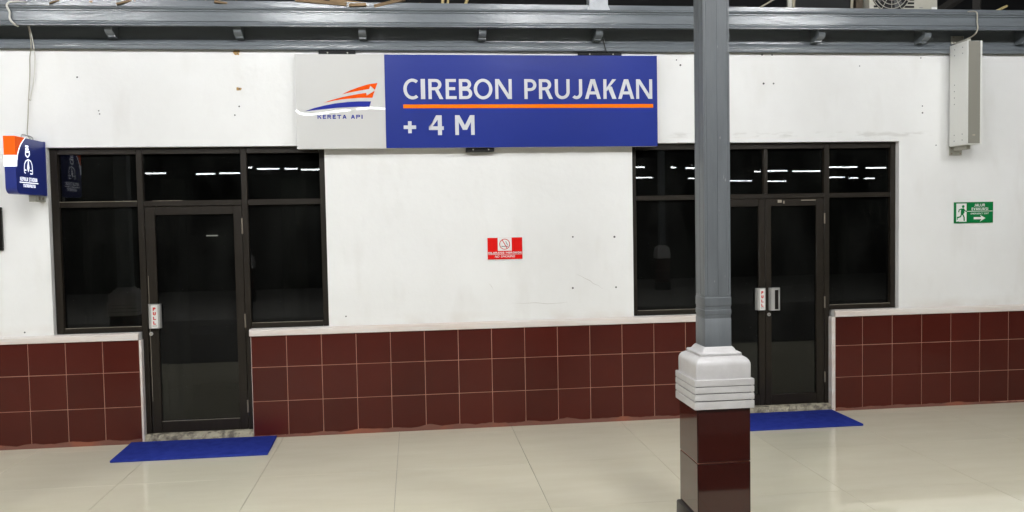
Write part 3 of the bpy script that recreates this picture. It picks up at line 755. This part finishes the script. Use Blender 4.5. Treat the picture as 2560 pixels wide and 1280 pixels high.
multi('arrow', [_rect(6.808, 1.803, 6.895, 1.824), [(6.872, 1.845), (6.930, 1.8135), (6.872, 1.780), (6.888, 1.803), (6.895, 1.8135), (6.888, 1.824)]], ep, 'white', ex)

nb = thing('notice_frame', 'dark framed notice on the wall at the left picture edge', 'notice', (-2.3, -.01, 1.7))
box('backing', -2.57, -2.03, -.012, -.001, 1.72, 2.04, 'notice', nb)
for n_, a in (('frame_bar', (-2.60, -1.999, 2.038, 2.062)), ('frame_bar', (-2.60, -1.999, 1.698, 1.722)), ('frame_bar', (-2.60, -2.572, 1.722, 2.038)), ('frame_bar', (-2.028, -1.999, 1.722, 2.038))):
    box(n_, a[0], a[1], -.026, -.001, a[2], a[3], 'black', nb, .003, 1)

# ================================================================ LOUDSPEAKER
sk = thing('column_speaker', 'tall white column loudspeaker with grey grille bracketed to the wall on the right', 'loudspeaker', (6.60, -.17, 2.5))
box('body', 6.526, 6.674, -.292, -.045, 2.500, 3.450, 'spk', sk, .006, 2)
for a, b, z0, z1 in ((6.527, 6.537, 2.500, 3.450), (6.658, 6.674, 2.500, 3.450)):
    box('front_rim', a, b, -.304, -.2925, z0, z1, 'spk', sk, .003, 1)
gr = box('grille', 6.5375, 6.6575, -.297, -.2925, 2.510, 3.446, 'grille', sk)
box('badge', 6.585, 6.610, -.299, -.297, 2.580, 2.592, 'pale', gr)
for z in (3.40, 3.345, 2.60, 2.545):
    for y in (-.235, -.12): disc('screw', (6.526, y, z), .0055, (-1, 0, 0), 'greyprint', sk, 8, .002)
for z in (3.07, 3.01, 2.95, 2.89): disc('screw', (6.526, -.12, z), .0055, (-1, 0, 0), 'greyprint', sk, 8, .002)
for z0, z1, zs in ((3.470, 3.548, 1), (2.420, 2.508, -1)):
    b = box('bracket', 6.552, 6.682, -.012 - (.02 if zs > 0 else 0), -.001 - (.0195 if zs > 0 else 0), z0, z1, 'plate', sk, .002, 1)
    for dx in (.02, .11):
        for dz in (.016, .066): disc('bolt', (6.552 + dx, -.012 - (.02 if zs > 0 else 0), z0 + dz), .008, (0, -1, 0), 'hinge', b, 8, .006)
    zz = 3.452 if zs > 0 else 2.462
    box('arm', 6.595, 6.635, -.20, -.0122 - (.02 if zs > 0 else 0), zz, zz + .036, 'plate', b, .003, 1)
tag(tube('speaker_cable', spline([(6.63, -.16, 3.745), (6.645, -.235, 3.728), (6.648, -.262, 3.70), (6.652, -.258, 3.63), (6.655, -.262, 3.575), (6.648, -.25, 3.530), (6.65, -.19, 3.510), (6.62, -.13, 3.488), (6.59, -.09, 3.455)]), .006, 'beigecable'), 'thin beige cable looping over the beam down to the loudspeaker', 'cable')

# ================================================================ CABLES
tag(tube('white_cable', spline([(-1.67, -.16, 3.735), (-1.71, -.235, 3.718), (-1.755, -.263, 3.705), (-1.775, -.263, 3.675), (-1.757, -.258, 3.625), (-1.759, -.258, 3.578), (-1.735, -.262, 3.541), (-1.72, -.21, 3.525)]), .0085, 'cable'), 'white cable hooked over the grey beam near the left picture edge', 'cable')
tag(tube('hanging_cable', spline([(-1.675, -.18, 3.60), (-1.672, -.12, 3.50), (-1.685, -.07, 3.39), (-1.712, -.04, 3.30), (-1.724, -.025, 3.155), (-1.745, -.02, 2.955), (-1.752, -.03, 2.80), (-1.740, -.08, 2.70), (-1.70, -.17, 2.645), (-1.668, -.20, 2.615)]), .0042, 'beigecable'), 'longer thin cable hanging down the wall to the lit box sign', 'cable')
tag(tube('hanging_cable', spline([(-1.668, -.17, 3.60), (-1.662, -.11, 3.48), (-1.668, -.06, 3.38), (-1.678, -.03, 3.25), (-1.70, -.02, 3.10), (-1.738, -.014, 2.95)]), .0045, 'cable'), 'shorter white cable beside the long one above the lit box sign', 'cable')
tag(tube('black_wire', spline([(3.150, -.12, 3.492), (3.163, -.10, 3.470), (3.175, -.08, 3.43), (3.192, -.07, 3.385), (3.21, -.06, 3.36)]), .005, 'blackcable'), 'short black wire dropping from a corbel to the top of the name board', 'cable')

# ================================================================ DOORMATS
def mat_(label, xa, xb, ya, yb, skew):
    bm = bmesh.new(); bm_box(bm, xa, xb, ya, yb, .0005, .019, .004, 2)
    for v in bm.verts: v.co.x += skew * (v.co.y - ya)
    return tag(bm_obj('doormat', bm, 'mat', None, 40), label, 'doormat')
mat_('blue rectangular doormat in front of the single door on the left', -1.012, .214, -.585, -.022, -.03)
mat_('blue rectangular doormat in front of the double doors behind the post', 4.13, 5.355, -.588, -.022, .005)

# ================================================================ PLATFORM POST
PXc, PYc = 3.130, -2.896
post = thing('platform_post', 'grey square post on a maroon tiled pedestal with white stepped cap', 'post', (PXc, PYc, 0), 'posts along the platform')
def sq_loft(name, prof, mat, parent, cr=.006, seg=3, smooth=35):
    vs = []; fs = []; n = 4 * (seg + 1)
    for h, z in prof:
        c = min(cr, h * .5)
        for q in range(4):
            sx, sy = ((1, 1), (-1, 1), (-1, -1), (1, -1))[q]
            for k in range(seg + 1):
                a = math.radians(90 * q + 90 * k / seg)
                vs.append((PXc + sx * (h - c) + c * math.cos(a), PYc + sy * (h - c) + c * math.sin(a), z))
    for i in range(len(prof) - 1):
        for k in range(n):
            l = (k + 1) % n; fs.append([i * n + k, i * n + l, (i + 1) * n + l, (i + 1) * n + k])
    fs.append(list(range(n))); fs.append([len(vs) - n + k for k in range(n)])
    bm = bmesh.new(); bv = [bm.verts.new(v) for v in vs]
    for f in fs: bm.faces.new([bv[i] for i in f])
    return bm_obj(name, bm, mat, parent, smooth)
hp = .154
core = box('pedestal_core', PXc - hp + .006, PXc + hp - .006, PYc - hp + .006, PYc + hp - .006, 0, .82, 'grout', post)
for z0, z1 in ((.206, .505), (.5085, .812)):
    for sx, sy in ((0, -1), (-1, 0), (0, 1), (1, 0)):
        g_ = .0015
        if sx == 0:
            ya, yb = sorted((PYc + sy * hp, PYc + sy * (hp - .0058)))
            box('tile', PXc - hp + .006, PXc + hp - .006, ya, yb, z0 + g_, z1 - g_, 'pedtile', post, .001, 1)
        else:
            xa, xb = sorted((PXc + sx * hp, PXc + sx * (hp - .0058)))
            box('tile', xa, xb, PYc - hp + .002, PYc + hp - .002, z0 + g_, z1 - g_, 'pedtile', post, .001, 1)
sq_loft('skirting', [(.172, 0), (.172, .190), (.168, .200), (.154, .205)], 'black', post, .003, 2)
for za, zb in ((.812, .855), (.861, .897), (.9025, .936), (.9405, .977)):
    sq_loft('cap_band', [(.170, za), (.172, za + .002), (.1725, (za + zb) / 2), (.172, zb - .002), (.170, zb)], 'cap', post, .004)
for za, zb in ((.8555, .8605), (.8975, .902), (.9365, .940)):
    sq_loft('cap_joint', [(.160, za - .003), (.160, zb + .003)], 'hole', post, .004)
sq_loft('cap_block', [(.158, .9775), (.1585, 1.050), (.157, 1.064), (.152, 1.077), (.143, 1.088), (.130, 1.096), (.118, 1.100)], 'cap', post, .007, 3, 50)
sq_loft('cap_collar', [(.120, 1.1005), (.1215, 1.104), (.1215, 1.113), (.118, 1.117), (.104, 1.119), (.098, 1.124), (.092, 1.134), (.086, 1.142), (.080, 1.147)], 'cap', post, .006, 3, 40)
sq_loft('shaft_foot', [(.0775, 1.140), (.0775, 1.303), (.0755, 1.306)], 'greypost', post, .003, 2)
for za, zb in ((1.327, 1.356), (1.375, 1.426)):
    sq_loft('shaft_ring', [(.0760, za), (.0782, za + .003), (.0782, zb - .003), (.0760, zb)], 'greypost', post, .003, 2)
sq_loft('shaft_neck', [(.0757, 1.304), (.0757, 1.440)], 'greypost', post, .003, 2)
sh = .0755; gv = []
def face_prof():
    # one side of the fluted shaft from corner to corner: grooves next to the arrises and one in the middle
    p = [(-sh, 0), (-.064, 0), (-.0625, .0022), (-.0595, .0022), (-.058, 0), (-.003, 0), (-.002, .0022), (.002, .0022), (.003, 0), (.058, 0), (.0595, .0022), (.0625, .0022), (.064, 0)]
    return p
cs = []
for q in range(4):
    a = math.radians(90 * q); ca, sa = math.cos(a), math.sin(a)
    for u, dpt in face_prof():
        x, y = u, -sh + dpt
        cs.append((PXc + ca * x - sa * y, PYc + sa * x + ca * y))
prism('shaft', cs, 'z', 1.435, 6.6, 'greypost', post)
rr_ = random.Random(5); polys = []
for k in range(16):
    z = rr_.uniform(1.5, 4.3); w_ = rr_.uniform(.0012, .003); h_ = rr_.uniform(.006, .03); u = rr_.uniform(-.05, .05)
    polys.append([(PXc + u, z), (PXc + u + w_, z + h_ * .3), (PXc + u + w_ * .6, z + h_), (PXc + u - w_ * .4, z + h_ * .6)])
multi('paint_chip', polys, wallplane(PYc - sh - .0006), 'greyprint', post, .0001)
for k, lab in ((-1, 'grey platform post further left, seen only as a reflection in the left window'), (1, 'grey platform post further right, outside the picture')):
    c = copy_tree(post, None, (5.175 * k, 0, 0)); c['label'] = lab
for k in (-2.6, 2.575, 7.75):
    c = copy_tree(post, None, (k - PXc + .0, -10.2, 0)); c['label'] = 'grey post of the opposite platform, faintly mirrored in the dark glass'

# ================================================================ THINGS ON TOP OF THE CORNICE
tag(box('old_wall_plate', CX0, CX1, .10, .22, 3.730, 3.806, 'olddark', None, .003, 1), 'old brown timber plate behind the top of the grey beam', 'timber')
def plank(label, x0, z0, x1, z1, y=.03, w=.05, th=.026, dy=.0):
    d = Vector((x1 - x0, dy, z1 - z0)); L = d.length
    bm = bmesh.new(); bm_box(bm, -L / 2, L / 2, -w / 2, w / 2, -th / 2, th / 2, .002, 1)
    me = bpy.data.meshes.new('plank'); bm.to_mesh(me); bm.free(); me.materials.append(MT['wood'])
    o = link(bpy.data.objects.new('timber_offcut', me)); o.location = ((x0 + x1) / 2, y, (z0 + z1) / 2)
    o.rotation_euler = (0, -math.atan2(d.z, d.x), math.atan2(dy, abs(d.x)))
    return tag(o, label, 'timber', 'timber offcuts on top of the beam')
box_s = tag(box('timber_batten', CX0, CX1, -.03, .095, 3.7305, 3.742, 'olddark'), 'dark timber shelf strip lying on top of the grey beam', 'timber')
plank('timber offcut lying flat, leftmost of the pale cluster on the beam', .075, 3.774, .446, 3.780, .02)
plank('longest timber offcut, sloping down to the right on the beam', .466, 3.812, .902, 3.780, -.01, .05, .03)
plank('timber offcut sloping behind the longest one on the beam', .752, 3.836, 1.073, 3.803, .07)
plank('short flat timber offcut in the middle of the beam cluster', .921, 3.770, 1.073, 3.777, -.02)
plank('timber offcut rising steeply to the right on the beam', 1.139, 3.768, 1.409, 3.835, .0, .05, .028)
plank('rightmost short timber offcut of the beam cluster', 1.379, 3.772, 1.548, 3.797, .03)
plank('thin orange-brown offcut far left on the beam', -1.624, 3.786, -1.329, 3.780, .02, .04, .012)
plank('small timber chip tilted up left of the cluster', -.690, 3.770, -.611, 3.806, .02, .03, .014)
plank('small timber chip tilted down left of the cluster', -.475, 3.816, -.405, 3.785, .02, .03, .014)
plank('small flat chip of timber beside the tilted chip', -.402, 3.778, -.285, 3.783, .02, .04, .014)
plank('tilted stub of timber just left of the flat offcut', -.08, 3.772, .045, 3.800, .05, .04, .018)
rr_ = random.Random(21)
for k in range(15):
    x = -1.95 + k * .135 + rr_.uniform(-.03, .03); L_ = rr_.uniform(.10, .30); sl = rr_.uniform(-.06, .06); zz = rr_.uniform(3.765, 3.785)
    plank('small broken timber piece among the litter on the left half of the beam', x, zz + .012 - sl / 2, x + L_, zz + .012 + sl / 2, rr_.uniform(-.02, .09), rr_.uniform(.02, .05), rr_.uniform(.01, .02), rr_.uniform(-.05, .05))
tag(tube('bamboo_stick', [(1.735, .06, 3.78), (1.752, .10, 3.92)], .014, 'bamboo'), 'left bamboo stick leaning above the beam', 'bamboo')
tag(tube('bamboo_stick', [(1.785, .05, 3.81), (1.800, .12, 3.93)], .010, 'bamboo'), 'middle thin bamboo stick leaning above the beam', 'bamboo')
tag(tube('bamboo_stick', [(1.935, .06, 3.79), (1.985, .10, 3.92)], .014, 'bamboo'), 'right bamboo stick leaning above the beam', 'bamboo')
st = thing('truss_foot', 'silver painted roof truss foot standing on the beam left of the post', 'roof truss', (3.13, .1, 3.73))
prism('foot_block', [(3.035, 3.752), (3.245, 3.752), (3.225, 3.80), (3.225, 5.9), (3.055, 5.9), (3.055, 3.80)], 'y', -.03, .095, 'silver', st)
for x, z in ((3.085, 3.86), (3.20, 3.87)): disc('bolt', (x, -.03, z), .016, (0, -1, 0), 'plate', st, 6, .014)
# outdoor unit
ac = thing('outdoor_unit', 'cream air conditioner outdoor unit with fan grille above the beam', 'air conditioner', (6.16, .3, 3.73))
AX0, AX1, AZ0, AZ1, AY = 5.80, 6.50, 3.752, 4.30, .10
box('casing', AX0, AX1, AY, AY + .28, AZ0, AZ1, 'acwhite', ac, .012, 2)
fx, fz, fr = 6.02, 4.00, .205
disc('fan_opening', (fx, AY, fz), fr, (0, -1, 0), 'dark', ac, 32, .003)
for k in range(15):
    z = AZ0 + .030 + k * .034
    h = fr * fr - (z - fz) ** 2
    hw = math.sqrt(h) if h > 0 else 0
    for a, b in ((AX0 + .045, fx - hw), (fx + hw, AX0 + .455)):
        if b - a > .02: box('louvre_slot', a, b, AY - .004, AY + .004, z - .009, z + .009, 'dark', ac)
for rr in (.05, .09, .13, .17, .2):
    tube('guard_ring', [(fx + rr * math.cos(a * math.pi / 16), AY - .010, fz + rr * math.sin(a * math.pi / 16)) for a in range(33)], .003, 'acwhite', ac, 5)
for a in range(12):
    an = a * math.pi / 6
    tube('guard_wire', [(fx + .03 * math.cos(an), AY - .014, fz + .03 * math.sin(an)), (fx + fr * math.cos(an), AY - .014, fz + fr * math.sin(an))], .0025, 'acwhite', ac, 5)
for a in range(4):
    an = a * math.pi / 2 + .5; ca, sa = math.cos(an), math.sin(an)
    mesh('fan_blade', [(fx + .03 * ca, AY - .005, fz + .03 * sa), (fx + .17 * ca - .05 * sa, AY - .009, fz + .17 * sa + .05 * ca), (fx + .18 * ca + .05 * sa, AY - .005, fz + .18 * sa - .05 * ca)], [[0, 1, 2]], 'hole', ac)
stk = box('label_sticker', 6.435, 6.492, AY - .003, AY + .001, 3.768, 3.852, 'white', ac)
multi('sticker_mark', [[(6.444, 3.812), (6.458, 3.806), (6.462, 3.785), (6.452, 3.79)], [(6.484, 3.812), (6.470, 3.806), (6.466, 3.785), (6.476, 3.79)]], wallplane(AY - .0036), 'logoblue', stk)
box('badge', 6.31, 6.345, AY - .002, AY + .001, 3.838, 3.848, 'greyprint', ac)
hp_ = thing('metal_hatch_frame', 'dark panel in a pale angle frame above the beam beside the outdoor unit', 'panel', (5.34, .15, 3.73))
mesh('panel', [(5.07, .12, 3.80), (5.615, .12, 3.80), (5.655, .22, 4.3), (5.03, .22, 4.3)], [[0, 1, 2, 3]], 'dark', hp_)
tube('frame_bar', [(5.05, .115, 3.795), (5.63, .115, 3.795)], .014, 'pale', hp_, 4)
tube('frame_bar', [(5.05, .115, 3.795), (5.105, .2, 4.3)], .014, 'pale', hp_, 4)
tube('frame_bar', [(5.63, .115, 3.795), (5.70, .2, 4.3)], .014, 'pale', hp_, 4)
tag(box('roof_upright', 5.005, 5.04, .13, .16, 3.752, 5.4, 'plate'), 'thin grey metal upright left of the dark framed panel', 'post')
tag(box('pipe_bundle', 5.70, 5.775, .16, .22, 3.752, 5.0, 'olddark', None, .01, 2), 'brown wrapped pipe bundle beside the outdoor unit', 'pipe')
tag(tube('leaning_rod', [(4.60, .05, 3.762), (4.93, .10, 3.95)], .008, 'pale'), 'thin pale rod leaning on the beam right of the post', 'rod')
tag(tube('leaning_stick', [(7.00, .10, 3.77), (7.25, .14, 3.88)], .013, 'bamboo'), 'pale yellow stick rising above the beam at the far right', 'stick')
tag(tube('peg', [(6.60, .04, 3.75), (6.606, .04, 3.80)], .016, 'pale'), 'small pale wooden peg right of the outdoor unit', 'peg')
for k, (xa, za, xb, zb, yy) in enumerate([(6.7, 3.78, 7.6, 4.35, .9), (6.9, 4.2, 8.2, 3.9, 1.4), (4.2, 3.95, 5.0, 4.05, 1.0), (7.4, 3.76, 7.5, 4.6, .8)]):
    d = tube('attic_timber', [(xa, yy, za), (xb, yy + .1, zb)], .05, 'rafter', None, 4)
    tag(d, ['dark timber brace slanting up above the beam at the right', 'dark timber brace slanting down behind the right beam end', 'dark flat timber in the roof void right of the post', 'dark upright timber above the right beam end'][k], 'timber', 'dark timbers in the roof void')
